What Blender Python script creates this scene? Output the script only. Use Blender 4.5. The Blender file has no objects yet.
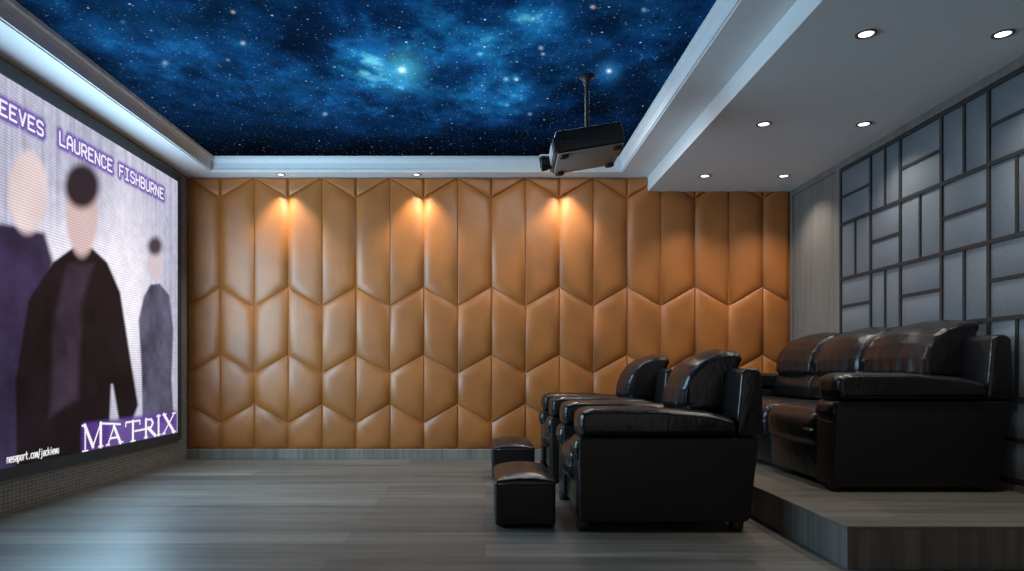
import bpy, bmesh, math, random
import numpy as np
from mathutils import Vector, Matrix
random.seed(7)
RNG = np.random.default_rng(11)
PI = math.pi
sc = bpy.context.scene
COL = sc.collection

# ------------------------------------------------------------------ camera numbers
F, CX, CY, EYE = 683.0, 485.3, 369.2, 0.86      # focal length in pixels, vanishing point, eye height
XL, XR, YB, YN = -2.857, 2.919, 6.54, -1.4      # left wall, right wall, far wall, near end of the room
ZRIM, ZSOF, ZSKY = 2.703, 2.565, 2.84
XSOF = 1.559
PLAT_Z, PLAT_Y = 0.185, 2.935

# ------------------------------------------------------------------ helpers
def link(o, parent=None):
    COL.objects.link(o)
    if parent is not None:
        o.parent = parent
    return o

def obj_from_bm(name, bm, mat, parent=None, smooth=True, sharp=None):
    bmesh.ops.recalc_face_normals(bm, faces=bm.faces)
    me = bpy.data.meshes.new(name)
    bm.to_mesh(me); bm.free()
    for p in me.polygons:
        p.use_smooth = smooth and len(p.vertices) < 9
    if smooth and sharp:
        me.set_sharp_from_angle(angle=math.radians(sharp))
    mats = mat if isinstance(mat, (list, tuple)) else [mat]
    for m in mats:
        me.materials.append(m)
    return link(bpy.data.objects.new(name, me), parent)

def thing(name, label, cat, loc=(0, 0, 0), rz=0.0, group=None):
    o = bpy.data.objects.new(name, None)
    o.empty_display_size = 0.1
    COL.objects.link(o)
    o.location = loc; o.rotation_euler = (0, 0, rz)
    o['label'] = label; o['category'] = cat
    if group: o['group'] = group
    return o

def structure(o):
    o['kind'] = 'structure'
    return o

def copy_thing(o, label=None):
    def rec(src, par):
        c = src.copy(); COL.objects.link(c)
        c.parent = par
        for ch in src.children:
            rec(ch, c)
        return c
    c = rec(o, None)
    if label: c['label'] = label
    return c

def add_box(bm, x0, x1, y0, y1, z0, z1, mat=0):
    v = [bm.verts.new(p) for p in ((x0,y0,z0),(x1,y0,z0),(x1,y1,z0),(x0,y1,z0),(x0,y0,z1),(x1,y0,z1),(x1,y1,z1),(x0,y1,z1))]
    for f in ((0,3,2,1),(4,5,6,7),(0,1,5,4),(1,2,6,5),(2,3,7,6),(3,0,4,7)):
        bm.faces.new([v[i] for i in f]).material_index = mat
    return v

def box(x0, x1, y0, y1, z0, z1, bevel=0.0, seg=2):
    bm = bmesh.new()
    add_box(bm, x0, x1, y0, y1, z0, z1)
    if bevel:
        bmesh.ops.bevel(bm, geom=bm.edges[:], offset=bevel, segments=seg, profile=0.5, affect='EDGES')
    return bm

def fillet(pts, r=0.03, seg=9):
    """closed polygon of (x, z[, radius]) -> the same with rounded corners"""
    out = []; n = len(pts)
    for i in range(n):
        p0, p1, p2 = (Vector(pts[(i+k) % n][:2]) for k in (-1, 0, 1))
        rr = pts[i][2] if len(pts[i]) > 2 else r
        a, b = (p0-p1), (p2-p1)
        la, lb = a.length, b.length
        a.normalize(); b.normalize()
        ang = a.angle(b)
        if rr <= 1e-5 or ang > PI-0.02:
            out.append(tuple(p1)); continue
        d = min(rr/math.tan(ang/2), la*0.49, lb*0.49)
        s, e = p1+a*d, p1+b*d
        for k in range(seg+1):
            t = k/seg
            out.append(tuple(s*(1-t)**2 + p1*2*t*(1-t) + e*t*t))
    return out

def inset_poly(pts, d):
    n = len(pts); out = []
    area = sum(pts[i][0]*pts[(i+1)%n][1]-pts[(i+1)%n][0]*pts[i][1] for i in range(n))
    sg = 1 if area > 0 else -1
    for i in range(n):
        p0, p1, p2 = (Vector(pts[(i+k) % n]) for k in (-1, 0, 1))
        e1 = (p1-p0); e2 = (p2-p1)
        if e1.length < 1e-7: e1 = e2.copy()
        if e2.length < 1e-7: e2 = e1.copy()
        e1.normalize(); e2.normalize()
        n1 = Vector((-e1.y, e1.x))*sg; n2 = Vector((-e2.y, e2.x))*sg
        m = n1+n2
        q = m.dot(n1)
        m = m/q if q > 0.25 else m
        out.append(tuple(p1+m*d))
    return out

def loft(profile, y0, y1, r, seg=5, mid=1, fn=None, crown=0.0, ry=None):
    """extrude an (x, z) outline along y with rounded ends; crown swells it towards its middle"""
    bm = bmesh.new()
    rings = []
    st = []
    ry = ry or r
    for k in range(seg+1):
        t = k/seg*PI/2
        st.append((y0+ry*(1-math.cos(t)), r*(1-math.sin(t))))
    for k in range(1, mid):
        st.append((y0+ry+(y1-y0-2*ry)*k/mid, 0.0))
    for k in range(seg, -1, -1):
        t = k/seg*PI/2
        st.append((y1-ry*(1-math.cos(t)), r*(1-math.sin(t))))
    for y, ins in st:
        u = (y-y0)/(y1-y0)*2-1
        pr = inset_poly(profile, ins-crown*(1-u*u))
        ring = []
        for (x, z) in pr:
            p = (x, y, z)
            if fn: p = fn(*p, u)
            ring.append(bm.verts.new(p))
        rings.append(ring)
    n = len(profile)
    for a, b in zip(rings[:-1], rings[1:]):
        for i in range(n):
            bm.faces.new((a[i], a[(i+1) % n], b[(i+1) % n], b[i]))
    bm.faces.new(rings[0]); bm.faces.new(rings[-1])
    return bm

def puff(x0, x1, y0, y1, z0, z1, r, n=10, bulge=(0, 0, 0), warp=None):
    """soft box: rounded edges, faces swelling by bulge per axis"""
    bm = bmesh.new()
    lo = Vector((x0, y0, z0)); hi = Vector((x1, y1, z1))
    c = (lo+hi)/2; h = (hi-lo)/2
    grid = {}
    def pos(u, v, w):
        q = Vector((u*h.x, v*h.y, w*h.z))
        inner = Vector((max(-h.x+r, min(h.x-r, q.x)), max(-h.y+r, min(h.y-r, q.y)), max(-h.z+r, min(h.z-r, q.z))))
        d = q-inner
        if d.length > 1e-9: q = inner + d.normalized()*r*min(1, max(abs(d.x), abs(d.y), abs(d.z))/r)
        g = lambda t: max(0.0, 1-t*t)
        q.x += math.copysign(bulge[0]*g(v)*g(w)*abs(u)**2, u)
        q.y += math.copysign(bulge[1]*g(u)*g(w)*abs(v)**2, v)
        q.z += math.copysign(bulge[2]*g(u)*g(v)*abs(w)**2, w)
        q = q+c
        return Vector(warp(*q)) if warp else q
    def ticks(hh):
        k = 4
        e = [-1+(r/hh)*(1-math.cos(i/k*PI/2)) if False else -1+(r/hh)*(i/k) for i in range(k+1)]
        m = max(2, n)
        mid = [e[-1]+(-2*e[-1])*i/m for i in range(1, m)]
        return e+mid+[-t for t in reversed(e)]
    T = [ticks(h.x), ticks(h.y), ticks(h.z)]
    def vert(i, j, k):
        key = (i, j, k)
        if key not in grid: grid[key] = bm.verts.new(pos(T[0][i], T[1][j], T[2][k]))
        return grid[key]
    N = [len(t)-1 for t in T]
    for ax in range(3):
        a, b = [q for q in range(3) if q != ax]
        for side in (0, N[ax]):
            for i in range(N[a]):
                for j in range(N[b]):
                    q = []
                    for di, dj in ((0, 0), (1, 0), (1, 1), (0, 1)):
                        idx = [0, 0, 0]; idx[ax] = side; idx[a] = i+di; idx[b] = j+dj
                        q.append(vert(*idx))
                    bm.faces.new(q)
    return bm

def add_lathe(bm, prof, c=(0, 0, 0), axis='Z', n=32, cap=True):
    rings = []
    for (r, h) in prof:
        ring = []
        for i in range(n):
            a = 2*PI*i/n
            p = {'Z': (r*math.cos(a), r*math.sin(a), h), 'X': (h, r*math.cos(a), r*math.sin(a)), 'Y': (r*math.cos(a), h, r*math.sin(a))}[axis]
            ring.append(bm.verts.new((p[0]+c[0], p[1]+c[1], p[2]+c[2])))
        rings.append(ring)
    for a, b in zip(rings[:-1], rings[1:]):
        for i in range(n):
            bm.faces.new((a[i], a[(i+1) % n], b[(i+1) % n], b[i]))
    if cap:
        bm.faces.new(rings[0]); bm.faces.new(rings[-1])

def lathe(prof, c=(0, 0, 0), axis='Z', n=32, cap=True):
    bm = bmesh.new(); add_lathe(bm, prof, c, axis, n, cap); return bm

def add_tube(bm, pts, r, n=8):
    pts = [Vector(p) for p in pts]
    rings = []
    for i, p in enumerate(pts):
        d = (pts[min(i+1, len(pts)-1)]-pts[max(i-1, 0)]).normalized()
        a = d.cross(Vector((0.3, 0.2, 1))).normalized()
        if a.length < 0.1: a = Vector((1, 0, 0))
        b = d.cross(a).normalized()
        rings.append([bm.verts.new(p+(a*math.cos(2*PI*k/n)+b*math.sin(2*PI*k/n))*r) for k in range(n)])
    for s, t in zip(rings[:-1], rings[1:]):
        for k in range(n):
            bm.faces.new((s[k], s[(k+1) % n], t[(k+1) % n], t[k]))
    bm.faces.new(rings[0]); bm.faces.new(rings[-1])

# ------------------------------------------------------------------ materials
def srgb(r, g, b):
    f = lambda c: (c/255/12.92) if c/255 <= 0.04045 else ((c/255+0.055)/1.055)**2.4
    return (f(r), f(g), f(b), 1)

class M:
    def __init__(self, name):
        self.m = bpy.data.materials.new(name); self.m.use_nodes = True
        self.nt = self.m.node_tree; self.N = self.nt.nodes; self.L = self.nt.links
        self.b = self.N['Principled BSDF']
    def n(self, t, **kw):
        x = self.N.new(t)
        for k, v in kw.items():
            if k in x.inputs: x.inputs[k].default_value = v
            else: setattr(x, k, v)
        return x
    def l(self, a, b): self.L.new(a, b)
    def set(self, **kw):
        for k, v in kw.items():
            self.b.inputs[k.replace('_', ' ')].default_value = v
        return self
    def coord(self, scale=(1, 1, 1), rot=(0, 0, 0), loc=(0, 0, 0)):
        tc = self.n('ShaderNodeTexCoord'); mp = self.n('ShaderNodeMapping')
        mp.inputs['Scale'].default_value = scale; mp.inputs['Rotation'].default_value = rot; mp.inputs['Location'].default_value = loc
        self.l(tc.outputs['Object'], mp.inputs['Vector'])
        return mp.outputs['Vector']
    def noise(self, vec, scale, detail=4, rough=0.5):
        x = self.n('ShaderNodeTexNoise'); x.inputs['Scale'].default_value = scale
        x.inputs['Detail'].default_value = detail; x.inputs['Roughness'].default_value = rough
        self.l(vec, x.inputs['Vector']); return x
    def ramp(self, fac, stops):
        x = self.n('ShaderNodeValToRGB')
        e = x.color_ramp.elements
        while len(e) < len(stops): e.new(0.5)
        for k, (p, c) in zip(e, stops): k.position = p; k.color = c
        self.l(fac, x.inputs['Fac']); return x.outputs['Color']
    def mix(self, fac, a, b, mode='MIX'):
        x = self.n('ShaderNodeMix', data_type='RGBA', blend_type=mode)
        for sock, v in ((x.inputs[0], fac), (x.inputs[6], a), (x.inputs[7], b)):
            if hasattr(v, 'links'): self.l(v, sock)
            else: sock.default_value = v
        return x.outputs[2]
    def bump(self, height, strength=0.2, dist=0.01, prev=None):
        x = self.n('ShaderNodeBump'); x.inputs['Strength'].default_value = strength; x.inputs['Distance'].default_value = dist
        self.l(height, x.inputs['Height'])
        if prev: self.l(prev, x.inputs['Normal'])
        self.l(x.outputs['Normal'], self.b.inputs['Normal'])
        return x.outputs['Normal']
    def base(self, c): self.l(c, self.b.inputs['Base Color'])

def plain(name, col, rough=0.5, metal=0.0, spec=0.5, var=0.08):
    m = M(name).set(Roughness=rough, Metallic=metal)
    m.b.inputs['Specular IOR Level'].default_value = spec
    v = m.coord()
    n = m.noise(v, 14, 3)
    d = tuple(c*(1-var) for c in col[:3])+(1,)
    e = tuple(min(1, c*(1+var)) for c in col[:3])+(1,)
    m.base(m.ramp(n.outputs['Fac'], [(0.3, d), (0.7, e)]))
    return m.m

def leather(name, col, rough=0.3, spec=0.5, wrinkle=0.25, grain=0.10, coat=0.0, fold=(3.5, 1.6, 1.6)):
    m = M(name).set(Roughness=rough)
    m.b.inputs['Specular IOR Level'].default_value = spec
    m.b.inputs['Coat Weight'].default_value = coat
    m.b.inputs['Coat Roughness'].default_value = 0.25
    v = m.coord()
    n = m.noise(v, 3.0, 3)
    d = tuple(c*0.88 for c in col[:3])+(1,)
    e = tuple(min(1, c*1.12) for c in col[:3])+(1,)
    m.base(m.ramp(n.outputs['Fac'], [(0.35, d), (0.65, e)]))
    vo = m.n('ShaderNodeTexVoronoi'); vo.inputs['Scale'].default_value = 160
    m.l(v, vo.inputs['Vector'])
    b1 = m.bump(vo.outputs['Distance'], grain, 0.002)
    if wrinkle:
        w = m.coord(scale=fold)
        wn = m.noise(w, 5.0, 4, 0.55)
        wn.inputs['Distortion'].default_value = 0.8
        m.bump(wn.outputs['Fac'], wrinkle, 0.03, b1)
    return m.m

def wood(name, dark, mid, light, axis='X', plank=None, rough=0.35, spec=0.5, gscale=1.0):
    """grey wood: grain stretched along axis; plank=(length, width, swap) lays boards"""
    m = M(name).set(Roughness=rough)
    m.b.inputs['Specular IOR Level'].default_value = spec
    st = {'X': (0.55, 14, 14), 'Y': (14, 0.55, 14), 'Z': (14, 14, 0.55)}[axis]
    v = m.coord(scale=tuple(s*gscale for s in st))
    g = m.noise(v, 2.2, 6, 0.6); g.inputs['Distortion'].default_value = 0.6
    v2 = m.coord(scale=tuple(s*0.35 for s in st))
    g2 = m.noise(v2, 1.7, 2, 0.5)
    f = m.n('ShaderNodeMath', operation='MULTIPLY_ADD')
    m.l(g.outputs['Fac'], f.inputs[0]); f.inputs[1].default_value = 0.6
    f2 = m.n('ShaderNodeMath', operation='MULTIPLY'); m.l(g2.outputs['Fac'], f2.inputs[0]); f2.inputs[1].default_value = 0.4
    m.l(f2.outputs[0], f.inputs[2])
    c = m.ramp(f.outputs[0], [(0.36, dark), (0.5, mid), (0.64, light)])
    if plank:
        L_, W_, plane = plank
        tc = m.n('ShaderNodeTexCoord'); sp = m.n('ShaderNodeSeparateXYZ'); cb = m.n('ShaderNodeCombineXYZ')
        m.l(tc.outputs['Object'], sp.inputs[0])
        m.l(sp.outputs[plane[0]], cb.inputs[0]); m.l(sp.outputs[plane[1]], cb.inputs[1])
        br = m.n('ShaderNodeTexBrick', offset=0.37, offset_frequency=2)
        br.inputs['Scale'].default_value = 1.0
        br.inputs['Brick Width'].default_value = L_; br.inputs['Row Height'].default_value = W_
        br.inputs['Mortar Size'].default_value = 0.0012; br.inputs['Mortar Smooth'].default_value = 0.3
        br.inputs['Color1'].default_value = (0.72, 0.72, 0.73, 1); br.inputs['Color2'].default_value = (1.22, 1.2, 1.18, 1)
        br.inputs['Mortar'].default_value = (0.45, 0.45, 0.45, 1)
        m.l(cb.outputs[0], br.inputs['Vector'])
        c = m.mix(1.0, c, br.outputs['Color'], 'MULTIPLY')
    m.base(c)
    m.bump(g.outputs['Fac'], 0.05, 0.003)
    return m.m

MAT = {}
MAT['paint'] = plain('white_ceiling_paint', (0.78, 0.80, 0.815, 1), 0.6, spec=0.3, var=0.02)
MAT['tan'] = leather('tan_upholstery', (0.42, 0.134, 0.021, 1), 0.46, 0.5, wrinkle=0.05, grain=0.12)
MAT['tan'].node_tree.nodes['Principled BSDF'].inputs['IOR'].default_value = 1.7
MAT['black'] = leather('black_leather', (0.010, 0.010, 0.0115, 1), 0.25, 0.38, wrinkle=0.18, grain=0.06)
MAT['black_fold'] = leather('creased_black_leather', (0.011, 0.011, 0.013, 1), 0.25, 0.40, wrinkle=0.5, grain=0.06, fold=(0.8, 3.0, 0.9))
MAT['black_panel'] = leather('matt_black_leather', (0.009, 0.009, 0.009, 1), 0.5, 0.3, wrinkle=0.05, grain=0.10)
MAT['foot'] = plain('black_foot', (0.01, 0.01, 0.01, 1), 0.45)
MAT['floor'] = wood('grey_plank_floor', (0.086, 0.080, 0.071, 1), (0.135, 0.126, 0.113, 1), (0.195, 0.181, 0.16, 1), 'X', (1.9, 0.24, (0, 1)), 0.40, 0.22)
MAT['riser'] = wood('grey_plank_riser', (0.12, 0.108, 0.095, 1), (0.17, 0.155, 0.138, 1), (0.23, 0.21, 0.185, 1), 'Z', (0.16, 3.0, (1, 2)), 0.5, 0.3)
MAT['base'] = wood('grey_baseboard_wood', (0.17, 0.152, 0.125, 1), (0.235, 0.212, 0.178, 1), (0.30, 0.272, 0.23, 1), 'Z', None, 0.5, 0.3)
MAT['wallwood'] = wood('grey_veneer', (0.125, 0.117, 0.106, 1), (0.165, 0.155, 0.142, 1), (0.205, 0.193, 0.177, 1), 'Z', None, 0.45, 0.3)
MAT['bezel'] = plain('slate_screen_frame', (0.045, 0.055, 0.065, 1), 0.45, spec=0.4)
MAT['darkmetal'] = plain('dark_bronze_metal', (0.030, 0.030, 0.031, 1), 0.42, 0.2)
MAT['projdark'] = plain('dark_grey_plastic', (0.010, 0.011, 0.013, 1), 0.42)
MAT['projgrey'] = plain('warm_grey_plastic', (0.40, 0.385, 0.365, 1), 0.5)
MAT['steel'] = plain('dark_pole_metal', (0.02, 0.02, 0.022, 1), 0.5, 0.0)
MAT['ring'] = plain('grey_lamp_ring', (0.16, 0.16, 0.16, 1), 0.35, 0.5)

def fabric():
    m = M('slate_ribbed_fabric').set(Roughness=0.40)
    m.b.inputs['Specular IOR Level'].default_value = 0.9
    m.b.inputs['Sheen Weight'].default_value = 0.15
    v = m.coord(rot=(math.radians(38), 0, 0))
    w = m.n('ShaderNodeTexWave', wave_type='BANDS', bands_direction='Z'); w.inputs['Scale'].default_value = 24
    w.inputs['Distortion'].default_value = 0.25; w.inputs['Detail'].default_value = 1
    m.l(v, w.inputs['Vector'])
    n = m.noise(m.coord(), 90, 2)
    c = m.ramp(w.outputs['Fac'], [(0.15, (0.060, 0.082, 0.104, 1)), (0.8, (0.145, 0.182, 0.22, 1))])
    c = m.mix(0.25, c, m.ramp(n.outputs['Fac'], [(0.35, (0.09, 0.11, 0.135, 1)), (0.65, (0.24, 0.275, 0.315, 1))]))
    m.base(c)
    m.bump(w.outputs['Fac'], 0.25, 0.004)
    return m.m
MAT['fabric'] = fabric()

def mosaic():
    m = M('grey_mosaic_tile').set(Roughness=0.45)
    tc = m.n('ShaderNodeTexCoord'); sp = m.n('ShaderNodeSeparateXYZ'); cb = m.n('ShaderNodeCombineXYZ')
    m.l(tc.outputs['Object'], sp.inputs[0]); m.l(sp.outputs[1], cb.inputs[0]); m.l(sp.outputs[2], cb.inputs[1])
    br = m.n('ShaderNodeTexBrick', offset=0.0, offset_frequency=2)
    br.inputs['Scale'].default_value = 1
    br.inputs['Brick Width'].default_value = 0.036; br.inputs['Row Height'].default_value = 0.0235
    br.inputs['Mortar Size'].default_value = 0.0022; br.inputs['Mortar Smooth'].default_value = 0.2
    br.inputs['Color1'].default_value = (0.13, 0.123, 0.11, 1); br.inputs['Color2'].default_value = (0.20, 0.19, 0.172, 1)
    br.inputs['Mortar'].default_value = (0.34, 0.33, 0.31, 1)
    m.l(cb.outputs[0], br.inputs['Vector'])
    m.base(br.outputs['Color'])
    m.bump(br.outputs['Fac'], -0.3, 0.003)
    return m.m
MAT['mosaic'] = mosaic()

def emit(name, col, strength):
    m = M(name)
    m.set(Roughness=0.4)
    m.b.inputs['Base Color'].default_value = (0.8, 0.8, 0.8, 1)
    m.b.inputs['Emission Color'].default_value = col
    m.b.inputs['Emission Strength'].default_value = strength
    return m.m
MAT['lens_warm'] = emit('lit_warm_lamp_glass', (1.0, 0.86, 0.66, 1), 3.0)
MAT['lens_white'] = emit('lit_lamp_glass', (1.0, 0.97, 0.93, 1), 4.0)

# ------------------------------------------------------------------ floor, platform, walls
structure(obj_from_bm('floor', box(XL-0.15, XR+0.15, YN, YB+0.18, -0.1, 0.0), MAT['floor'], smooth=False))

plat = structure(obj_from_bm('platform', box(1.556, XR, PLAT_Y, YB, 0.0, PLAT_Z-0.012), MAT['riser'], smooth=False))
def plat_top():
    return box(1.552, XR, PLAT_Y-0.004, YB, PLAT_Z-0.012, PLAT_Z, 0.002, 1)
obj_from_bm('platform_boards', plat_top(), MAT['floor'], plat, smooth=False)

wl = structure(obj_from_bm('wall_left', box(XL-0.15, XL, YN, YB, 0.0, 2.95), MAT['mosaic'], smooth=False))

# --- far wall: backing board and padded panels
PB = YB+0.034      # ground the pads sit on
wb = structure(obj_from_bm('wall_back', box(XL-0.15, XR+0.15, PB, PB+0.15, 0.0, 2.95), MAT['tan'], smooth=False))
structure(obj_from_bm('baseboard_back', box(XL, 1.556, YB-0.008, PB, 0.0, 0.094, 0.003, 1), MAT['base'], smooth=False))

def inradius(pts):
    n = len(pts); a = 0; per = 0
    for i in range(n):
        p, q = pts[i], pts[(i+1) % n]
        a += p[0]*q[1]-q[0]*p[1]; per += math.hypot(q[0]-p[0], q[1]-p[1])
    return abs(a)/per

def pad(pts, depth=0.040, D=0.16):
    """upholstered panel: outline in (x, z) on the wall plane, soft mitred edges"""
    D = min(D, inradius(pts)*0.92, 0.47*(max(p[0] for p in pts)-min(p[0] for p in pts)))
    depth = depth*min(1.0, 0.4+0.6*min(1.0, D/0.12))
    bm = bmesh.new(); rings = []
    K = 14
    for k in range(K+1):
        t = (k/K)**1.8
        pr = inset_poly(pts, 0.0008 + D*t)
        h = depth*(0.94*(1-(1-t)**4.3)+0.06*t)
        rings.append([bm.verts.new((x, PB-h, z)) for x, z in pr])
    n = len(pts)
    for a, b in zip(rings[:-1], rings[1:]):
        for i in range(n):
            bm.faces.new((a[i], a[(i+1) % n], b[(i+1) % n], b[i]))
    bm.faces.new(rings[-1])
    return bm

SEAM0, SEAMW = -2.545, 0.3257
LINES = [(2.500, 2.700), (1.652, 1.469), (1.000, 0.824), (0.345, 0.527)]      # (odd seam, even seam)
def line_z(i, k): return LINES[i][0] if k % 2 else LINES[i][1]
for k in range(0, 18):
    xa, xb = SEAM0+SEAMW*(k-1), SEAM0+SEAMW*k
    ca, cb_ = max(xa, XL+0.002), min(xb, XR-0.002)
    def zz(i, x):
        t = (x-xa)/(xb-xa)
        return line_z(i, k)*(1-t)+line_z(i, k+1)*t
    cells = []
    z0a, z0b = zz(0, ca), zz(0, cb_)
    top = [(ca, z0a), (cb_, z0b), (cb_, 2.701), (ca, 2.701)]
    top = [p for j, p in enumerate(top) if not (j >= 2 and abs(p[1]-(z0b if j == 2 else z0a)) < 0.03)]
    cells.append(top)
    for i in range(3):
        cells.append([(ca, zz(i+1, ca)), (cb_, zz(i+1, cb_)), (cb_, zz(i, cb_)), (ca, zz(i, ca))])
    cells.append([(ca, 0.096), (cb_, 0.096), (cb_, zz(3, cb_)), (ca, zz(3, ca))])
    for c in cells:
        if len(c) < 3: continue
        obj_from_bm('padded_panel', pad(c), MAT['tan'], wb, smooth=True, sharp=70)

# --- right wall: veneer surround, recessed veneer panel, fabric panels in a metal lattice
XF = 2.936        # face of the fabric
wr = structure(obj_from_bm('wall_right', box(XF+0.012, XF+0.16, YN, YB, 0.0, 2.95), MAT['wallwood'], smooth=False))
LY = [5.612, 5.175, 4.806, 4.372, 3.962, 3.545, 3.13, 2.715, 2.30]
LZ = [2.487, 2.045, 1.597, 1.147, 0.697, 0.247]
bm = bmesh.new()
add_box(bm, XR, XF+0.012, YN, YB, LZ[0]+0.02, 2.95)                       # header
add_box(bm, XR, XF+0.012, YN, YB, 0.0, LZ[-1]-0.02)                       # skirting
add_box(bm, XR, XF+0.012, 6.49, YB, LZ[-1]-0.02, LZ[0]+0.02)              # far stile
add_box(bm, XR, XF+0.012, LY[0]+0.015, 5.70, LZ[-1]-0.02, LZ[0]+0.02)      # stile beside the lattice
add_box(bm, XR, XF+0.012, YN, LY[-1]-0.015, LZ[-1]-0.02, LZ[0]+0.02)
obj_from_bm('veneer_frame', bm, MAT['wallwood'], wr, smooth=False)
obj_from_bm('veneer_panel', box(XR+0.012, XF+0.012, 5.70, 6.49, LZ[-1]-0.02, LZ[0]+0.02), MAT['wallwood'], wr, smooth=False)

bars = bmesh.new()
bw = 0.012
for y in LY: add_box(bars, XR-0.004, XF, y-bw, y+bw, LZ[-1]-bw, LZ[0]+bw)
for z in LZ: add_box(bars, XR-0.005, XF, LY[-1], LY[0], z-bw, z+bw)
for i in range(len(LY)-1):
    y1, y0 = LY[i]-bw, LY[i+1]+bw
    for j in range(len(LZ)-1):
        z1, z0 = LZ[j]-bw, LZ[j+1]+bw
        if (i+j) % 2:      # upright split
            ym = (y0+y1)/2
            add_box(bars, XR-0.002, XF, ym-bw*0.85, ym+bw*0.85, z0, z1)
            cells = [(y0, ym-bw*0.85, z0, z1), (ym+bw*0.85, y1, z0, z1)]
        else:
            zm = (z0+z1)/2
            add_box(bars, XR-0.002, XF, y0, y1, zm-bw*0.85, zm+bw*0.85)
            cells = [(y0, y1, z0, zm-bw*0.85), (y0, y1, zm+bw*0.85, z1)]
        for (a, b, c, d) in cells:
            obj_from_bm('fabric_panel', box(XF-0.012, XF+0.012, a-0.003, b+0.003, c-0.003, d+0.003, 0.006, 2), MAT['fabric'], wr, smooth=True, sharp=40)
obj_from_bm('metal_lattice', bars, MAT['darkmetal'], wr, smooth=False)

# ------------------------------------------------------------------ ceiling: rim, dropped soffit, cornice, star mural
TX0, TX1, TY1, TY0 = -2.563, 1.281, 6.38, -1.1
bm = bmesh.new()
add_box(bm, XL, TX0, YN, PB, ZRIM, 2.95)
add_box(bm, TX1, XSOF, YN, PB, ZRIM, 2.95)
add_box(bm, TX0, TX1, TY1, PB, ZRIM, 2.95)
add_box(bm, TX0, TX1, YN, TY0, ZRIM, 2.95)
add_box(bm, XSOF, XF+0.012, YN, PB, ZSOF, 2.95)
ceil = structure(obj_from_bm('ceiling', bm, MAT['paint'], smooth=False))

def ring_strip(profile):
    """sweep (inward, z) profile round the tray opening with mitred corners"""
    bm = bmesh.new()
    rings = []
    for (d, z) in profile:
        rings.append([bm.verts.new(p) for p in ((TX0+d, TY0+d, z), (TX1-d, TY0+d, z), (TX1-d, TY1-d, z), (TX0+d, TY1-d, z))])
    m = len(profile)
    for i in range(m):
        a, b = rings[i], rings[(i+1) % m]
        for k in range(4):
            bm.faces.new((a[k], a[(k+1) % 4], b[(k+1) % 4], b[k]))
    return bm
corn = structure(obj_from_bm('trim_1', ring_strip([(-0.02, 2.712), (0.012, 2.712), (0.012, 2.726), (0.004, 2.730), (0.004, 2.785), (0.030, 2.806), (0.036, 2.816), (0.040, 2.842), (-0.02, 2.842)]), MAT['paint'], smooth=False))

# star mural: nebula colours per vertex (the print), stars in the material
def px_of(X, Y, Z):
    s = F/np.maximum(Y, 0.05)
    return CX+X*s, CY-(Z-EYE)*s

def fbm(nx, ny, base, octaves=5, gain=0.55, rng=RNG):
    out = np.zeros((ny, nx)); amp = 1.0; tot = 0
    yy, xx = np.mgrid[0:ny, 0:nx]
    for o in range(octaves):
        gx, gy = int(base*2**o)+2, int(base*2**o*ny/nx)+2
        g = rng.random((gy+1, gx+1))
        fx = xx/(nx-1)*(gx-1); fy = yy/(ny-1)*(gy-1)
        ix = fx.astype(int); iy = fy.astype(int)
        tx = fx-ix; ty = fy-iy
        tx = tx*tx*(3-2*tx); ty = ty*ty*(3-2*ty)
        v = g[iy, ix]*(1-tx)*(1-ty)+g[iy, ix+1]*tx*(1-ty)+g[iy+1, ix]*(1-tx)*ty+g[iy+1, ix+1]*tx*ty
        out += v*amp; tot += amp; amp *= gain
    return out/tot

def grid_mesh(name, P, nx, ny, colors, mat, parent):
    """P: (ny*nx, 3) points; colours stored as a point attribute"""
    me = bpy.data.meshes.new(name)
    i = np.arange((ny-1)*(nx-1)); r = i//(nx-1); c = i % (nx-1)
    a = r*nx+c
    quads = np.stack([a, a+1, a+nx+1, a+nx], 1).astype(np.int32)
    me.vertices.add(nx*ny); me.vertices.foreach_set('co', P.astype(np.float32).ravel())
    me.loops.add(quads.size); me.loops.foreach_set('vertex_index', quads.ravel())
    me.polygons.add(len(quads))
    me.polygons.foreach_set('loop_start', np.arange(0, quads.size, 4, dtype=np.int32))
    me.update(calc_edges=True)
    at = me.color_attributes.new('picture', 'FLOAT_COLOR', 'POINT')
    rgba = np.ones((nx*ny, 4), np.float32); rgba[:, :3] = colors.reshape(-1, 3)
    at.data.foreach_set('color', rgba.ravel())
    me.materials.append(mat)
    return link(bpy.data.objects.new(name, me), parent)

def lin(rgb): return np.array(srgb(*rgb)[:3])

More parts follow.
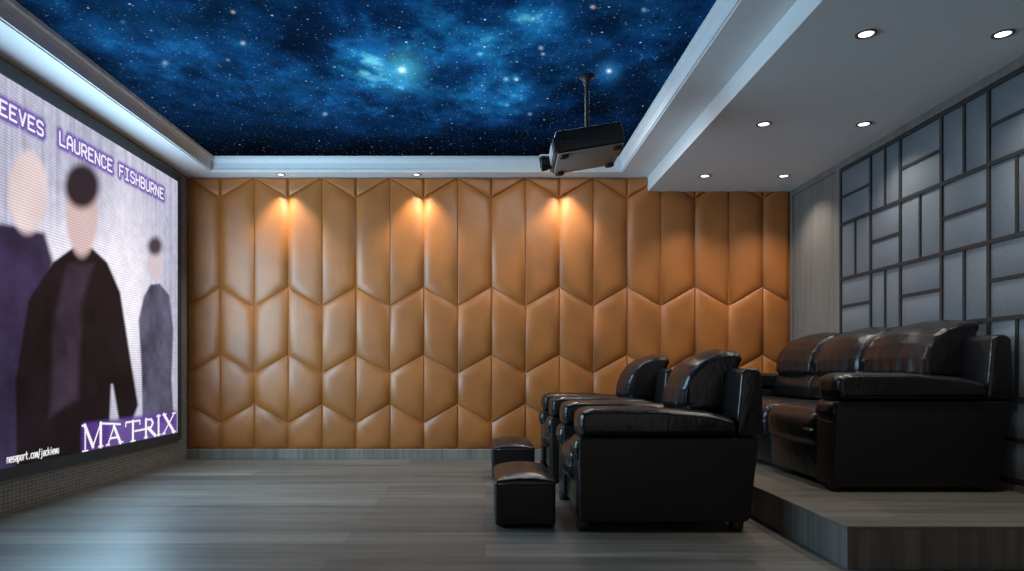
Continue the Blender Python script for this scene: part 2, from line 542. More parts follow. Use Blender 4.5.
def star_mat():
    m = M('star_mural_print').set(Roughness=0.8)
    m.b.inputs['Specular IOR Level'].default_value = 0.0
    at = m.n('ShaderNodeVertexColor', layer_name='picture')
    v = m.coord()
    total = at.outputs['Color']
    lum = m.n('ShaderNodeRGBToBW'); m.l(at.outputs['Color'], lum.inputs[0])
    for scale, rad, gain, keep in ((11.0, 0.075, 1.0, 0.30), (19.0, 0.12, 0.55, 0.25), (30.0, 0.16, 0.3, 0.12), (4.2, 0.04, 1.6, 0.45)):
        vo = m.n('ShaderNodeTexVoronoi', voronoi_dimensions='2D'); vo.inputs['Scale'].default_value = scale
        m.l(v, vo.inputs['Vector'])
        mr = m.n('ShaderNodeMapRange', interpolation_type='SMOOTHSTEP')
        mr.inputs[1].default_value = rad; mr.inputs[2].default_value = rad*0.15; mr.inputs[3].default_value = 0; mr.inputs[4].default_value = 1
        m.l(vo.outputs['Distance'], mr.inputs[0])
        sep = m.n('ShaderNodeSeparateColor'); m.l(vo.outputs['Color'], sep.inputs[0])
        pw = m.n('ShaderNodeMath', operation='POWER'); m.l(sep.outputs[0], pw.inputs[0]); pw.inputs[1].default_value = 3.0
        a = m.n('ShaderNodeMath', operation='MULTIPLY'); m.l(mr.outputs[0], a.inputs[0]); m.l(pw.outputs[0], a.inputs[1])
        dens = m.n('ShaderNodeMath', operation='MULTIPLY_ADD'); m.l(lum.outputs[0], dens.inputs[0]); dens.inputs[1].default_value = 5.0; dens.inputs[2].default_value = keep
        b = m.n('ShaderNodeMath', operation='MULTIPLY'); m.l(a.outputs[0], b.inputs[0]); m.l(dens.outputs[0], b.inputs[1])
        c = m.n('ShaderNodeMath', operation='MULTIPLY'); m.l(b.outputs[0], c.inputs[0]); c.inputs[1].default_value = gain
        cl = m.n('ShaderNodeMath', operation='MINIMUM'); m.l(c.outputs[0], cl.inputs[0]); cl.inputs[1].default_value = 0.9
        tint = m.mix(sep.outputs[1], (0.55, 0.85, 1.0, 1), (0.95, 0.97, 1.0, 1))
        st = m.n('ShaderNodeVectorMath', operation='SCALE'); m.l(tint, st.inputs[0]); m.l(cl.outputs[0], st.inputs['Scale'])
        ad = m.n('ShaderNodeVectorMath', operation='ADD'); m.l(total, ad.inputs[0]); m.l(st.outputs[0], ad.inputs[1])
        total = ad.outputs[0]
    m.b.inputs['Base Color'].default_value = (0.001, 0.002, 0.003, 1)
    m.l(total, m.b.inputs['Emission Color']); m.b.inputs['Emission Strength'].default_value = 0.86
    return m.m

nx, ny = 420, 700
gx = np.linspace(TX0-0.01, TX1+0.01, nx); gy = np.linspace(TY0, TY1+0.01, ny)
GX, GY = np.meshgrid(gx, gy)
PX, PY = px_of(GX, GY, ZSKY)
f1 = fbm(nx, ny, 6, 6, 0.6); f2 = fbm(nx, ny, 14, 5, 0.65); f3 = fbm(nx, ny, 6, 6, 0.6)
ridge = 1-np.abs(f3-0.5)*5; ridge = np.clip(ridge, 0, 1)**2
def blob(x, y, rx, ry, rot=0.0):
    c, s = math.cos(rot), math.sin(rot)
    dx, dy = PX-x, PY-y
    u, v = (dx*c+dy*s)/rx, (-dx*s+dy*c)/ry
    return np.exp(-(u*u+v*v)/1.0)
dens = (0.95*blob(395, 72, 70, 34, -0.2)+0.75*blob(345, 30, 50, 42, 0.5)+0.55*blob(330, 92, 50, 22)+0.65*blob(470, 62, 60, 40)
        + 0.55*blob(508, 98, 55, 22)+0.5*blob(615, 74, 45, 28)+0.45*blob(545, 45, 40, 30)+0.5*blob(215, 70, 90, 26, 0.25)+0.35*blob(120, 30, 90, 30, 0.3)+0.35*blob(640, 35, 60, 40)
        + 0.3*blob(250, 92, 60, 18)+0.3*blob(160, 62, 40, 16)+0.35*blob(250, 25, 120, 30)+0.3*blob(560, 10, 90, 25)+0.3*blob(425, 115, 45, 16)
        + 0.25*np.exp(-((PY+60)/90.0)**2))
cl = np.clip((0.55*f1+0.45*f2-0.36)*3.6, 0, 1.5)
d = dens*(0.18+0.85*cl*cl)*0.9+0.10*cl
d = np.clip(d, 0, 1.6)
navy = lin((2, 9, 20)); deep = lin((6, 42, 86)); blue = lin((18, 96, 148)); teal = lin((95, 190, 210))
def lerp3(t, stops):
    out = np.zeros(t.shape+(3,))
    for ch in range(3):
        out[..., ch] = np.interp(t, [s[0] for s in stops], [s[1][ch] for s in stops])
    return out
C = lerp3(d, [(0, navy), (0.30, deep), (0.80, blue), (1.35, teal)])
C += (ridge*np.clip(dens, 0, 1)*0.9)[..., None]*lin((14, 70, 120))
C *= (0.7+0.6*f2)[..., None]
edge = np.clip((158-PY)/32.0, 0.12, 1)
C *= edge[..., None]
for (x, y, r, col, k) in ((402, 70, 5, (235, 240, 200), 1.0), (402, 70, 17, (70, 170, 190), 0.8), (609, 71, 3.2, (235, 245, 255), 1.0), (609, 71, 10, (40, 120, 180), 0.7),
                          (243, 43, 3, (200, 205, 205), 0.8), (165, 63, 4, (150, 200, 220), 0.6), (233, 12, 2.5, (210, 205, 190), 0.8), (480, 54, 3.2, (120, 190, 235), 0.8), (593, 7, 3, (210, 200, 190), 0.7),
                          (506, 79, 3, (170, 210, 235), 0.7), (516, 79, 3, (170, 210, 235), 0.7), (541, 48, 3, (150, 210, 235), 0.7), (543, 54, 2, (220, 220, 220), 0.7), (325, 114, 3, (180, 205, 220), 0.6),
                          (228, 60, 2, (190, 190, 190), 0.6), (123, 22, 3, (80, 150, 190), 0.5), (644, 10, 3, (160, 200, 230), 0.5), (530, 114, 2.5, (130, 190, 230), 0.6), (507, 105, 2.5, (130, 190, 230), 0.6)):
    r = r*0.62 if r < 8 else r
    C += (np.exp(-((PX-x)**2+((PY-y)*1.15)**2)/(r*r))*k)[..., None]*lin(col)
C = np.clip(C, 0, 1.1)
P = np.stack([GX, GY, np.full_like(GX, ZSKY)], -1).reshape(-1, 3)
mural = grid_mesh('star_mural', P, nx, ny, C, star_mat(), ceil)

# ------------------------------------------------------------------ video wall screen
SX = -2.832      # face of the picture
SY0, SY1, SZ0, SZ1 = 3.22, 6.285, 0.277, 2.588
FR = 0.068
screen = thing('led_screen', 'large lit video screen showing a film poster, on the mosaic wall', 'screen', (XL+0.002, 4.75, SZ0-FR))
FR = 0.068
def frame_bm():
    bm = bmesh.new()
    x0, x1 = 0.0, 0.030
    ys = [SY0-FR-4.75, SY0-4.75, SY1-4.75, SY1+FR-4.75]; zs = [q-(SZ0-FR) for q in (SZ0-FR, SZ0, SZ1, SZ1+FR)]
    add_box(bm, x0, x1, ys[0], ys[3], zs[0], zs[1]); add_box(bm, x0, x1, ys[0], ys[3], zs[2], zs[3])
    add_box(bm, x0, x1, ys[0], ys[1], zs[1], zs[2]); add_box(bm, x0, x1, ys[2], ys[3], zs[1], zs[2])
    add_box(bm, x0, x0+0.012, ys[1], ys[2], zs[1], zs[2])
    return bm
obj_from_bm('bezel', frame_bm(), MAT['bezel'], screen, smooth=False)

# stroke lettering, cells 4 wide and 6 tall
G = {
 'A': [[(0,0),(0,4),(1,6),(3,6),(4,4),(4,0)],[(0,2.4),(4,2.4)]],
 'B': [[(0,0),(0,6),(3,6),(3.7,5.3),(3.7,3.8),(3,3.1),(0,3.1)],[(3,3.1),(4,2.4),(4,0.8),(3.2,0),(0,0)]],
 'C': [[(4,5),(3.2,6),(0.8,6),(0,5),(0,1),(0.8,0),(3.2,0),(4,1)]],
 'E': [[(4,6),(0,6),(0,0),(4,0)],[(0,3.1),(3,3.1)]],
 'F': [[(4,6),(0,6),(0,0)],[(0,3.1),(3,3.1)]],
 'H': [[(0,0),(0,6)],[(4,0),(4,6)],[(0,3.1),(4,3.1)]],
 'I': [[(0.4,6),(3.6,6)],[(2,6),(2,0)],[(0.4,0),(3.6,0)]],
 'K': [[(0,0),(0,6)],[(4,6),(0,2.6)],[(1.2,3.6),(4,0)]],
 'L': [[(0,6),(0,0),(4,0)]],
 'N': [[(0,0),(0,6),(4,0),(4,6)]],
 'R': [[(0,0),(0,6),(3.2,6),(4,5.2),(4,3.6),(3.2,2.8),(0,2.8)],[(1.8,2.8),(4,0)]],
 'S': [[(4,5.2),(3.2,6),(0.8,6),(0,5.2),(0,3.9),(0.7,3.2),(3.3,2.8),(4,2.1),(4,0.8),(3.2,0),(0.8,0),(0,0.8)]],
 'U': [[(0,6),(0,0.9),(0.9,0),(3.1,0),(4,0.9),(4,6)]],
 'V': [[(0,6),(2,0),(4,6)]],
}
LOW = {   # lower case, x-height 4
 'n': [[(0,0),(0,4)],[(0,3),(1,4),(3,4),(4,3),(4,0)]],
 'e': [[(0,2),(4,2),(4,3),(3,4),(1,4),(0,3),(0,1),(1,0),(4,0)]],
 's': [[(4,4),(1,4),(0,3.2),(1,2.2),(3,1.9),(4,1),(3,0),(0,0)]],
 'a': [[(0.5,4),(3,4),(4,3),(4,0),(1,0),(0,1),(1,2.2),(4,2.2)]],
 'p': [[(0,4),(0,-2)],[(0,4),(3,4),(4,3),(4,1),(3,0),(0,0)]],
 'o': [[(1,4),(3,4),(4,3),(4,1),(3,0),(1,0),(0,1),(0,3),(1,4)]],
 'r': [[(0.5,0),(0.5,4)],[(0.5,2.8),(1.8,4),(3.8,4)]],
 't': [[(1.5,6),(1.5,0.8),(2.2,0),(3.6,0)],[(0.3,4),(3.4,4)]],
 '.': [[(1.7,0),(2.2,0.2)]],
 'c': [[(4,4),(1,4),(0,3),(0,1),(1,0),(4,0)]],
 'm': [[(0,0),(0,4)],[(0,4),(1.6,4),(2,3.2),(2,0)],[(2,4),(3.6,4),(4,3.2),(4,0)]],
 '/': [[(0.5,-1),(3.5,6.5)]],
 'j': [[(2.5,4),(2.5,-1),(1.6,-2),(0.5,-2)],[(2.4,5.6),(2.6,5.8)]],
 'k': [[(0.3,0),(0.3,6.4)],[(3.8,4),(0.3,1.6)],[(1.5,2.4),(4,0)]],
 'i': [[(2,0),(2,4)],[(1.9,5.6),(2.1,5.8)]],
 'w': [[(0,4),(1,0),(2,3.4),(3,0),(4,4)]],
 'u': [[(0,4),(0,1),(1,0),(3,0),(4,1)],[(4,4),(4,0)]],
}
nY, nZ = 640, 480
gy = np.linspace(SY0, SY1, nY); gz = np.linspace(SZ0, SZ1, nZ)
GYs, GZs = np.meshgrid(gy, gz)
PX, PY = px_of(SX, GYs, GZs)
def seg_dist(dist, a, b, reach):
    (ay, az), (by, bz) = a, b
    i0 = np.searchsorted(gy, min(ay, by)-reach); i1 = np.searchsorted(gy, max(ay, by)+reach)
    j0 = np.searchsorted(gz, min(az, bz)-reach); j1 = np.searchsorted(gz, max(az, bz)+reach)
    if i1 <= i0 or j1 <= j0: return
    Yv, Zv = GYs[j0:j1, i0:i1], GZs[j0:j1, i0:i1]
    dy, dz = by-ay, bz-az
    L2 = dy*dy+dz*dz+1e-12
    t = np.clip(((Yv-ay)*dy+(Zv-az)*dz)/L2, 0, 1)
    q = np.hypot(Yv-ay-t*dy, Zv-az-t*dz)
    dist[j0:j1, i0:i1] = np.minimum(dist[j0:j1, i0:i1], q)
def write(dist, text, y, z, pitch, cw, h, font, unit=6.0, reach=0.09):
    for ch in text:
        for line in font.get(ch, []):
            for a, b in zip(line[:-1], line[1:]):
                seg_dist(dist, (y+a[0]/4*cw, z+a[1]/unit*h), (y+b[0]/4*cw, z+b[1]/unit*h), reach)
        y += pitch
big = np.full(GYs.shape, 9.0)
write(big, 'KEANU REEVES', 4.373-0.0826*11-0.056, 2.352, 0.0826, 0.056, 0.083, G)
write(big, 'LAURENCE FISHBURNE', 4.547, 2.358, 0.0826, 0.056, 0.083, G)
url = np.full(GYs.shape, 9.0)
write(url, 'nesaport.com/jackiewu', 4.045, 0.306, 0.0236, 0.0165, 0.028, LOW, 4.0, 0.03)
# serif title: (thick strokes, thin strokes)
title = np.full(GYs.shape, 9.0)
def serif(strokes):
    for (a, b, w) in strokes:
        d_ = np.full(GYs.shape, 9.0); seg_dist(d_, a, b, 0.12)
        np.minimum(title, d_-w, out=title)
T, t_ = 0.0145, 0.0065
zb, zt = 0.292, 0.462
def foot(y, z, w=0.03): return ((y-w, z), (y+w, z), t_*0.8)
serif([((4.835,zb),(4.835,zt),t_),((4.83,zt),(4.93,zb+0.01),T),((4.93,zb+0.01),(5.03,zt),t_),((5.03,zt),(5.03,zb),T),foot(4.835,zb-0.012),foot(5.03,zb),((4.80,zt),(4.84,zt),t_),((5.02,zt),(5.30,zt-0.028),t_)])
za = 0.425
serif([((5.125,zb),(5.21,za),t_),((5.21,za),(5.30,zb),T),((5.16,zb+0.045),(5.26,zb+0.045),t_),foot(5.125,zb,0.025),foot(5.31,zb,0.03)])
serif([((5.49,zb-0.004),(5.49,0.44),T),((5.38,0.44),(5.60,0.44),t_),((5.38,0.44),(5.38,0.41),t_),((5.60,0.44),(5.60,0.41),t_),foot(5.49,zb-0.01,0.035)])
serif([((5.70,zb),(5.70,0.44),T),((5.70,0.44),(5.79,0.435),t_),((5.79,0.435),(5.82,0.405),T*0.8),((5.82,0.405),(5.79,0.37),T*0.8),((5.79,0.37),(5.70,0.362),t_),((5.74,0.365),(5.86,zb),T),foot(5.70,zb,0.03),((5.52,0.36),(5.70,0.362),t_)])
serif([((5.92,zb),(5.92,0.455),T),foot(5.92,zb,0.035),foot(5.92,0.455,0.035)])
serif([((6.02,0.46),(6.21,zb),T*1.1),((6.22,0.46),(6.01,zb),t_),foot(6.03,0.46,0.035),foot(6.215,0.46,0.035),foot(6.015,zb,0.03),foot(6.21,zb,0.04)])

def sm(x, a, b):
    t = np.clip((x-a)/(b-a), 0, 1); return t*t*(3-2*t)
def ell(x, y, rx, ry, soft=0.25, rot=0.0):
    c, s = math.cos(rot), math.sin(rot)
    dx, dy = PX-x, PY-y
    q = np.sqrt(((dx*c+dy*s)/rx)**2+((-dx*s+dy*c)/ry)**2)
    return 1-sm(q, 1-soft, 1+soft*0.4)
def poly_mask(pts, soft=2.0):
    inside = np.zeros(PX.shape, bool); dist = np.full(PX.shape, 1e9)
    n = len(pts)
    for i in range(n):
        (x0, y0), (x1, y1) = pts[i], pts[(i+1) % n]
        cond = ((y0 > PY) != (y1 > PY))
        xi = (x1-x0)*(PY-y0)/((y1-y0) if abs(y1-y0) > 1e-9 else 1e-9)+x0
        inside ^= cond & (PX < xi)
        L2 = (x1-x0)**2+(y1-y0)**2+1e-9
        t = np.clip(((PX-x0)*(x1-x0)+(PY-y0)*(y1-y0))/L2, 0, 1)
        dist = np.minimum(dist, np.hypot(PX-x0-t*(x1-x0), PY-y0-t*(y1-y0)))
    sd = np.where(inside, -dist, dist)
    return 1-sm(sd, -soft, soft*0.4)
s1 = fbm(nY, nZ, 46, 3, 0.6); s2 = fbm(nY, nZ, 6, 5, 0.6); s3 = fbm(nY, nZ, 60, 3, 0.7)
streak = np.interp(np.arange(nY), np.arange(0, nY, 5), RNG.random(len(range(0, nY, 5))))[None, :]
tz = (GZs-SZ0)/(SZ1-SZ0)
PIC = np.zeros(GYs.shape+(3,))
PIC[:] = lin((194, 193, 216))
PIC *= (0.78+0.35*streak*(0.4+1.2*s2)+0.25*(s1-0.5))[..., None]
glow = np.clip(1.1*ell(122, 290, 38, 130, 0.9)+0.7*ell(60, 260, 40, 60, 0.9)+0.5*ell(48, 330, 60, 120, 0.9), 0, 1)*(0.75+0.5*s2)
PIC = PIC*(1-glow[..., None])+glow[..., None]*lin((244, 240, 252))*1.05
PIC *= (0.9+0.28*(s3-0.4))[..., None]
def paint(mask, col, tex=None, amt=0.0):
    global PIC
    c = lin(col)
    m = np.clip(mask, 0, 1)[..., None]
    tx = 1.0 if tex is None else (1-amt+2*amt*tex)[..., None]
    PIC = PIC*(1-m)+m*c*tx
# plain generic upright forms in the places and tones of the poster's figures
s4 = fbm(nY, nZ, 12, 5, 0.62)
paint(poly_mask([(142, 420), (141, 372), (138, 320), (143, 297), (150, 284), (160, 283), (170, 295), (174, 330), (172, 380), (175, 425)], 2), (84, 82, 104), s4, 0.95)
paint(ell(155, 262, 8, 20, 0.25), (214, 198, 206))
paint(ell(155, 246, 8.5, 11, 0.6), (70, 62, 76))
paint(poly_mask([(-60, 300), (-20, 240), (0, 222), (14, 224), (46, 232), (55, 262), (44, 300), (40, 470), (-60, 480)], 5), (46, 38, 66), s4, 1.0)
paint(ell(28, 192, 21, 44, 0.22), (226, 206, 206), s2, 0.25)
paint(poly_mask([(16, 470), (15, 380), (28, 300), (52, 262), (74, 246), (92, 247), (108, 262), (121, 292), (130, 350), (139, 405), (132, 424), (118, 420), (112, 385), (108, 480)], 2.5), (20, 13, 19), s4, 1.0)
paint(poly_mask([(66, 262), (96, 262), (84, 300), (80, 400), (48, 420), (52, 320)], 6), (50, 40, 54), s4, 0.9)
paint(ell(82, 213, 16.5, 46, 0.2), (214, 186, 186), s2, 0.2)
paint(ell(82, 186, 19, 25, 0.35), (44, 33, 40))
# title band, glow and letters
band = sm(GYs, 4.76, 4.83)*(1-sm(GYs, 6.262, 6.28))*(1-sm(GZs, 0.455, 0.50))
paint(band*0.92, (92, 58, 146), s4, 0.35)
halo = 1-sm(big, 0.012, 0.052)
paint(halo*0.95, (98, 62, 168))
paint(1-sm(big, 0.0045, 0.0115), (250, 248, 255))
paint(1-sm(title, -0.003, 0.0045), (255, 253, 255))
paint(1-sm(url, 0.0022, 0.006), (250, 250, 250))
scan = 0.83+0.17*np.sin(GZs/0.0185*2*PI)
PIC *= scan[..., None]
PIC = np.clip(PIC, 0, 1.1)
def screen_mat():
    m = M('lit_screen_picture').set(Roughness=0.5)
    m.b.inputs['Specular IOR Level'].default_value = 0.2
    m.b.inputs['Base Color'].default_value = (0.01, 0.01, 0.012, 1)
    at = m.n('ShaderNodeVertexColor', layer_name='picture')
    m.l(at.outputs['Color'], m.b.inputs['Emission Color']); m.b.inputs['Emission Strength'].default_value = 1.02
    return m.m
P = np.stack([np.full(GYs.shape, SX-XL-0.002), GYs-4.75, GZs-(SZ0-FR)], -1).reshape(-1, 3)
grid_mesh('display', P, nY, nZ, PIC, screen_mat(), screen)

# ------------------------------------------------------------------ seating
def seating(name, label, cat, loc, seats, seat_w, arm_w, sx=1.0, front=0.036, zb=0.055, group=None):
    t = thing(name, label, cat, loc, 0, group)
    W = seats*seat_w+2*arm_w
    S = lambda pts: [(p[0]*sx,)+tuple(p[1:]) for p in pts]
    B, BF, BP = MAT['black'], MAT['black_fold'], MAT['black_panel']
    # low body behind the seats and under the back
    side = fillet(S([(front, 0.50, 0.016), (front+0.004-(0.055-zb)*0.6, zb, 0.03), (0.935, zb, 0.04), (0.985, 0.50, 0.016)]), 0.02)
    pad_ = fillet(S([(0.034, 0.555, 0.05), (0.040, 0.638, 0.05), (0.11, 0.656, 0.1), (0.45, 0.655, 0.2), (0.74, 0.632, 0.2), (0.862, 0.600, 0.04), (0.875, 0.54, 0.03),
                     (0.866, 0.500, 0.02), (0.045, 0.500, 0.03)]), 0.03)
    roll = fillet(S([(0.026, 0.492, 0.03), (0.014, 0.435, 0.05), (0.030, 0.372, 0.05), (0.090, 0.372, 0.03), (0.11, 0.492, 0.02)]), 0.03)
    frontp = fillet(S([(front*0.95, 0.40, 0.03), (front*0.95, zb+0.005, 0.02), (front+0.06, zb+0.005, 0.02), (front+0.06, 0.42, 0.02)]), 0.02)
    for k in (0, 1):
        ya, yb = (0.0, arm_w) if k == 0 else (W-arm_w, W)
        obj_from_bm('arm_side', loft(side, ya+0.004, yb-0.012, 0.012), BP, t, sharp=60)
        a = obj_from_bm('armrest', loft(pad_, ya-0.006, yb+0.014, 0.034, seg=9, mid=6, ry=0.075), B, t, sharp=75)
        st = bmesh.new()
        yy = ya-0.0065 if k == 0 else yb+0.0145
        sgn = 1 if k == 0 else -1
        pts = [(x*sx, ya-0.0065+0.010 if False else yy+sgn*0.004, z) for x, z in ((0.06, 0.628), (0.2, 0.634), (0.45, 0.633), (0.7, 0.613), (0.82, 0.585))]
        for p, q in zip(pts[:-1], pts[1:]):
            n = max(2, int((q[0]-p[0])/0.022))
            for i in range(n):
                u, v = (i+0.12)/n, (i+0.78)/n
                add_tube(st, [tuple(p[c]*(1-w)+q[c]*w for c in range(3)) for w in (u, v)], 0.0021, 5)
        obj_from_bm('stitching', st, MAT['black'], a)
        obj_from_bm('arm_roll', loft(roll, ya+0.010, yb-0.004, 0.035, seg=6, mid=3, crown=0.006), B, t, sharp=75)
        obj_from_bm('arm_front', loft(frontp, ya+0.012, yb-0.008, 0.02, seg=4), B, t, sharp=75)
    # outer back shell
    shell = fillet(S([(0.862, 0.506, 0.03), (0.896, 0.866, 0.05), (1.000, 0.866, 0.07), (1.010, 0.506, 0.03)]), 0.03)
    obj_from_bm('back_shell', loft(shell, 0.002, W-0.002, 0.02, seg=5, mid=4), B, t, sharp=60)
    lowback = fillet(S([(0.62, 0.20), (0.62, zb+0.005), (0.93, zb+0.005), (0.975, 0.498), (0.72, 0.498)]), 0.01)
    obj_from_bm('back_base', loft(lowback, arm_w-0.011, W-arm_w+0.011, 0.004, seg=2), BP, t, sharp=40)
    # seats
    base = fillet(S([(front+0.02, 0.245, 0.015), (front+0.02, zb+0.007, 0.015), (0.64, zb+0.007, 0.01), (0.64, 0.245, 0.01)]), 0.015)
    for i in range(seats):
        ya = arm_w+seat_w*i
        yb = ya+seat_w
        obj_from_bm('front_panel', loft(base, ya-0.002 if i else ya-0.009, yb+(0.009 if i == seats-1 else 0.0)-0.003, 0.010, seg=3), B, t, sharp=60)
        def sag(x, y, z, ya=ya):
            u = (x/sx+0.03)/0.66
            v = (y-ya)/seat_w*2-1
            front_dip = 0.055*max(0, 1-u*4.5)**2
            return (x+0.0, y, z-front_dip*(1 if z > 0.33 else 0.15)-0.012*(1-v*v)*(1 if z < 0.33 else -1)*max(0, 1-u*2))
        seat = obj_from_bm('seat_cushion', puff(0.022*sx, 0.66*sx, ya+0.003, yb-0.003, 0.225, 0.435, 0.055, 8, (0.02, 0.0, 0.018), sag), B, t)
        pp = bmesh.new()
        add_tube(pp, [(x*sx, ya+0.012, z) for x, z in ((0.02, 0.40), (0.07, 0.425), (0.2, 0.437), (0.5, 0.436))], 0.004, 6)
        obj_from_bm('piping', pp, B, seat)
        # lower back roll
        lum = fillet(S([(0.655, 0.44, 0.04), (0.640, 0.54, 0.06), (0.685, 0.635, 0.06), (0.80, 0.66, 0.03), (0.80, 0.43, 0.03)]), 0.03)
        obj_from_bm('lumbar_cushion', loft(lum, ya+0.004, yb-0.004, 0.035, seg=5, mid=8, crown=0.008), BF, t, sharp=75)
        # back cushion, quarter round in section
        head = fillet(S([(0.690, 0.622, 0.02), (0.667, 0.66, 0.03), (0.672, 0.74, 0.05), (0.701, 0.817, 0.05), (0.741, 0.874, 0.05), (0.790, 0.908, 0.05), (0.858, 0.937, 0.05), (0.915, 0.950, 0.04), (0.978, 0.946, 0.03),
                         (0.990, 0.92, 0.02), (0.972, 0.880, 0.02), (0.890, 0.625, 0.02)]), 0.03)
        rnd = random.Random(31+i*7+seats)
        ph = [rnd.uniform(0, 6.28) for _ in range(4)]
        def gather(x, y, z, u, ph=ph):
            e = max(0.0, abs(u)-0.45)/0.55
            low = max(0.0, (0.80-z)/0.16)
            k = min(1.0, max(0.0, (0.90*sx-x)/(0.18*sx)))
            w = 0.007*low*math.sin(u*19+ph[0])*k+0.004*low*math.sin(u*41+ph[1])*k+0.010*e*e*math.sin(z*85+ph[2]+u*6)*k
            return (x+w, y, z+0.3*w)
        ext = 0.0
        gap = 0.034
        if i:
            strip = [(x+0.020, z-0.006) for x, z in head]
            def pucker(x, y, z, u, ph=ph):
                k = min(1.0, max(0.0, (0.97*sx-x)/(0.12*sx)))
                w = (0.006*math.sin(z*115+ph[0]+2.5*u)+0.004*math.sin(z*210+ph[1]-3*u))*k
                return (x+w, y, z+0.4*w)
            obj_from_bm('gathered_strip', loft(strip, ya-0.05, ya+0.05, 0.012, seg=4, mid=10, fn=pucker, crown=0.012), BF, t, sharp=75)
        ca = ya-(ext if i == 0 else -gap)
        cb2 = yb+(ext if i == seats-1 else -gap)
        hd = obj_from_bm('back_cushion', loft(head, ca, cb2, 0.028, seg=7, mid=30, fn=gather, crown=0.030), B, t, sharp=75)
        for yy in (ca+0.010, cb2-0.010):
            pp = bmesh.new()
            hp = [(0.674, 0.66), (0.679, 0.74), (0.708, 0.812), (0.747, 0.868), (0.795, 0.901), (0.860, 0.929), (0.916, 0.942), (0.965, 0.939)]
            add_tube(pp, [((x+0.004)*sx, yy, z-0.002) for x, z in hp], 0.0035, 7)
            obj_from_bm('piping', pp, B, hd)
    # feet
    for fx in (front+0.03, 0.885):
        for fy in (0.07, W-0.07):
            obj_from_bm('foot', lathe([(0.030, 0.0), (0.036, 0.008), (0.038, zb*0.6), (0.038, zb+0.007)], (fx*sx, fy, 0), 'Z', 20), MAT['foot'], t, sharp=40)
    return t, W

chair, cw = seating('recliner_armchair', 'black leather armchair nearest the camera, on the lower floor', 'armchair', (0.457, 3.585, 0.0), 1, 0.48, 0.255)
chair2 = copy_thing(chair, 'second black leather armchair, behind the front one, beside the tan padded wall')
chair2.location = (0.457, 5.105, 0.0)
sofa, sw = seating('leather_sofa', 'black leather three-seat sofa on the raised wooden platform by the fabric panelled wall', 'sofa', (1.886, 3.735, PLAT_Z), 3, 0.685, 0.225, zb=0.025)

def ottoman(label, loc):
    t = thing('ottoman', label, 'ottoman', loc)
    w, l = 0.327, 0.62
    body = obj_from_bm('body', puff(0.0, w, 0.0, l, 0.012, 0.240, 0.016, 6, (0.004, 0.004, 0)), MAT['black_panel'], t)
    def dome(x, y, z):
        u = x/w*2-1; v = y/l*2-1
        k = max(0, 1-u*u)*max(0, 1-v**4)
        return (x, y, z+(0.050*k**0.55 if z > 0.242 else 0))
    lid = obj_from_bm('cushion_top', puff(0.0, w, 0.0, l, 0.222, 0.250, 0.013, 14, (0, 0, 0), dome), MAT['black'], t)
    pp = bmesh.new()
    pts = [(0.012, -0.004), (w-0.012, -0.004), (w+0.004, 0.012), (w+0.004, l-0.012), (w-0.012, l+0.004), (0.012, l+0.004), (-0.004, l-0.012), (-0.004, 0.012), (0.012, -0.004)]
    add_tube(pp, [(x, y, 0.2385) for x, y in pts], 0.003, 6)
    obj_from_bm('piping', pp, MAT['black'], lid)
    for fx in (0.04, w-0.04):
        for fy in (0.04, l-0.04):
            obj_from_bm('foot', lathe([(0.016, 0), (0.018, 0.004), (0.018, 0.02)], (fx, fy, 0), 'Z', 14), MAT['foot'], t, sharp=40)
    return t
ottoman('small black leather footstool in front of the nearer armchair', (0.054, 3.69, 0.0))
ottoman('small black leather footstool in front of the farther armchair', (0.054, 5.27, 0.0))

# ------------------------------------------------------------------ projector on its ceiling pole
pj = thing('ceiling_projector', 'grey projector hanging on a pole from the starry ceiling', 'projector', (0.687, 4.61, 2.279))
mount_top = ZSKY-2.279
obj_from_bm('ceiling_plate', lathe([(0.018, mount_top-0.075), (0.026, mount_top-0.04), (0.04, mount_top-0.016), (0.054, mount_top-0.010), (0.054, mount_top-0.001)], (0, 0, 0), 'Z', 32), MAT['steel'], pj, sharp=40)
obj_from_bm('pole', lathe([(0.015, 0.13), (0.015, mount_top-0.06)], (0, 0, 0), 'Z', 20), MAT['steel'], pj, sharp=40)
RZ = Matrix.Rotation(math.radians(-2), 4, 'Z') @ Matrix.Rotation(math.radians(-9), 4, 'Y')
def pj_part(name, bm, mat, sharp=35, par=pj):
    bm.transform(RZ)
    return obj_from_bm(name, bm, mat, par, sharp=sharp)
hull = fillet([(-0.235, 0.03, 0.02), (-0.215, 0.0, 0.015), (0.215, 0.0, 0.015), (0.222, 0.03, 0.02), (0.215, 0.138, 0.02), (-0.212, 0.142, 0.02), (-0.218, 0.108, 0.01), (-0.232, 0.095, 0.01)], 0.02, 5)
pj_part('housing', loft(hull, -0.24, 0.24, 0.014, seg=4), MAT['projdark'])
pj_part('underside_cover', box(-0.214, 0.214, -0.226, 0.226, -0.008, 0.006, 0.004, 2), MAT['projgrey'])
pj_part('front_grille', box(-0.244, -0.212, -0.19, 0.215, 0.012, 0.088, 0.006, 2), MAT['projgrey'])
pj_part('front_cheek', loft(fillet([(-0.236, 0.012), (-0.190, 0.012), (-0.178, 0.130), (-0.210, 0.126), (-0.220, 0.104), (-0.236, 0.088)], 0.008, 4), -0.246, -0.206, 0.006, seg=3), MAT['projdark'])
ln = pj_part('lens_barrel', lathe([(0.050, -0.235), (0.050, -0.262), (0.056, -0.266), (0.056, -0.302), (0.05, -0.306), (0.044, -0.296), (0.026, -0.290)], (0, 0.10, 0.052), 'X', 32), MAT['foot'])
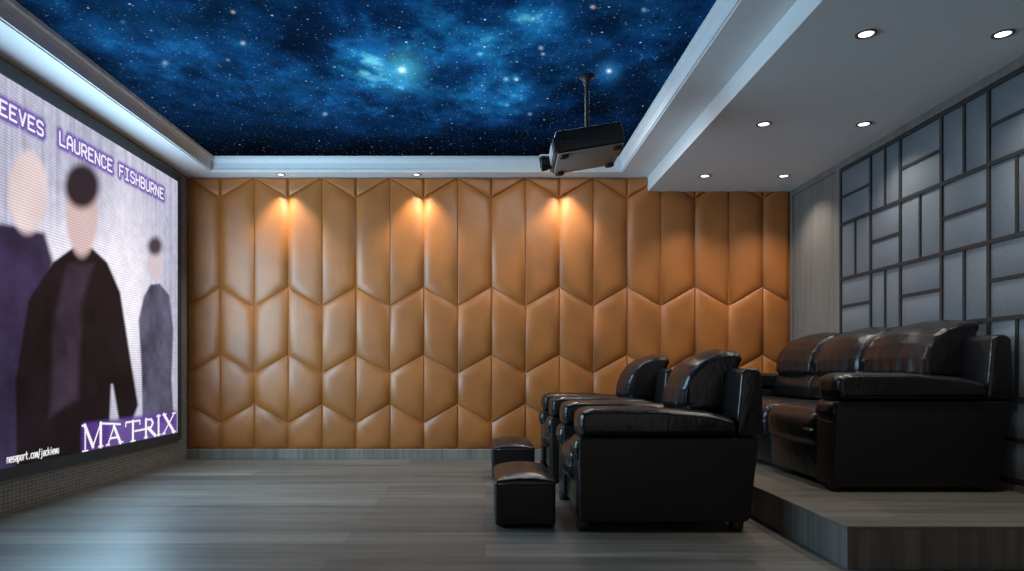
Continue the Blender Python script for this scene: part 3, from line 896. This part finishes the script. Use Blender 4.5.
pj_part('lens_glass', lathe([(0.043, -0.292), (0.026, -0.298), (0.006, -0.301)], (0, 0.10, 0.052), 'X', 32), plain('coated_lens', (0.02, 0.02, 0.05, 1), 0.08), par=ln)
for fx, fy in ((-0.175, -0.19), (0.178, -0.19), (-0.175, 0.19), (0.178, 0.19)):
    pj_part('foot', lathe([(0.026, -0.026), (0.032, -0.022), (0.032, -0.007)], (fx, fy, 0), 'Z', 24), MAT['foot'])

# ------------------------------------------------------------------ downlights
def lamp_point(name, loc, target, energy, col, angle, blend, radius):
    l = bpy.data.lights.new(name, 'SPOT')
    l.energy = energy; l.color = col; l.spot_size = math.radians(angle); l.spot_blend = blend; l.shadow_soft_size = radius
    o = bpy.data.objects.new(name, l); COL.objects.link(o)
    o.location = loc
    d = Vector(target)-Vector(loc)
    o.rotation_euler = d.to_track_quat('-Z', 'Y').to_euler()
    return o

def downlight(label, x, y, z, r, glass, group):
    t = thing('recessed_downlight', label, 'downlight', (x, y, z), 0, group)
    obj_from_bm('ring', lathe([(r, -0.0005), (r, -0.004), (r*0.93, -0.007), (r*0.72, -0.006), (r*0.66, -0.002)], (0, 0, 0), 'Z', 32, cap=False), MAT['ring'], t, sharp=50)
    obj_from_bm('lamp_glass', lathe([(r*0.68, -0.0025), (r*0.3, -0.0035)], (0, 0, 0), 'Z', 32), glass, t, sharp=50)
    return t

WARM, WHITE = (1.0, 0.94, 0.80), (1.0, 0.90, 0.77)
names = ['leftmost recessed downlight above the tan padded wall, next to the screen corner', 'middle recessed downlight above the tan padded wall', 'recessed downlight above the tan padded wall, behind the hanging projector']
for (x, lab) in zip((-1.935, -0.650, 0.700), names):
    downlight(lab, x, 6.457, ZRIM, 0.042, MAT['lens_warm'], 'wall washers over the padded wall')
    lamp_point('wall_washer', (x+0.04, 6.415, ZRIM-0.012), (x+0.04, 6.24, 1.7), 46.0, WARM, 100, 0.6, 0.04)
rows = [(6.018, 'farthest'), (4.746, 'middle'), (3.470, 'nearest')]
for y, w in rows:
    for x, side in ((1.935, 'on the open side of the dropped ceiling'), (2.630, 'on the wall side of the dropped ceiling')):
        downlight(f'recessed downlight, {w} row from the camera, {side}', x, y, ZSOF, 0.052, MAT['lens_white'], 'downlights in the dropped ceiling')
        lamp_point('ceiling_spot', (x, y, ZSOF-0.012), (x, y, 0), 36.0, WHITE, 116, 0.8, 0.04)

# unseen area lamps added to strengthen the room light
def area(name, loc, rot, sx, sy, energy, col):
    l = bpy.data.lights.new(name, 'AREA'); l.shape = 'RECTANGLE'; l.size = sx; l.size_y = sy; l.energy = energy; l.color = col
    o = bpy.data.objects.new(name, l); COL.objects.link(o); o.location = loc; o.rotation_euler = rot
    return o
area('added_screen_fill', (SX+0.03, 4.65, 1.5), (0, math.radians(-90), 0), 1.4, 2.0, 92.0, (0.46, 0.77, 1.0))  # added lamp before the screen, on top of the display's own emission
area('added_screen_fill', (SX+0.03, 4.55, 2.25), (0, math.radians(-90), 0), 0.36, 3.0, 5.0, (0.45, 0.77, 1.0))  # added strip that brightens the ceiling rim above the screen
area('added_ceiling_fill', (0.35, 5.32, ZSKY-0.006), (0, 0, 0), 1.3, 1.0, 16.0, (0.95, 0.98, 1.0))  # added lamp below the mural, for fill and armrest highlights

# ------------------------------------------------------------------ world, view, camera
w = bpy.data.worlds.new('World'); sc.world = w; w.use_nodes = True
w.node_tree.nodes['Background'].inputs['Color'].default_value = (1.0, 0.95, 0.9, 1)
w.node_tree.nodes['Background'].inputs['Strength'].default_value = 0.36
cam = bpy.data.cameras.new('camera')
cam.sensor_width = 36.0; cam.lens = F/1024*36.0
cam.shift_x = (512-CX)/1024; cam.shift_y = (CY-285.5)/1024
cam.clip_start = 0.05
co = bpy.data.objects.new('camera', cam); COL.objects.link(co)
co.location = (0, 0, EYE); co.rotation_euler = (PI/2, 0, 0)
sc.camera = co
sc.view_settings.view_transform = 'Standard'
sc.view_settings.look = 'None'
sc.view_settings.gamma = 1.0
sc.view_settings.use_curve_mapping = False
sc.view_settings.exposure = 0.22
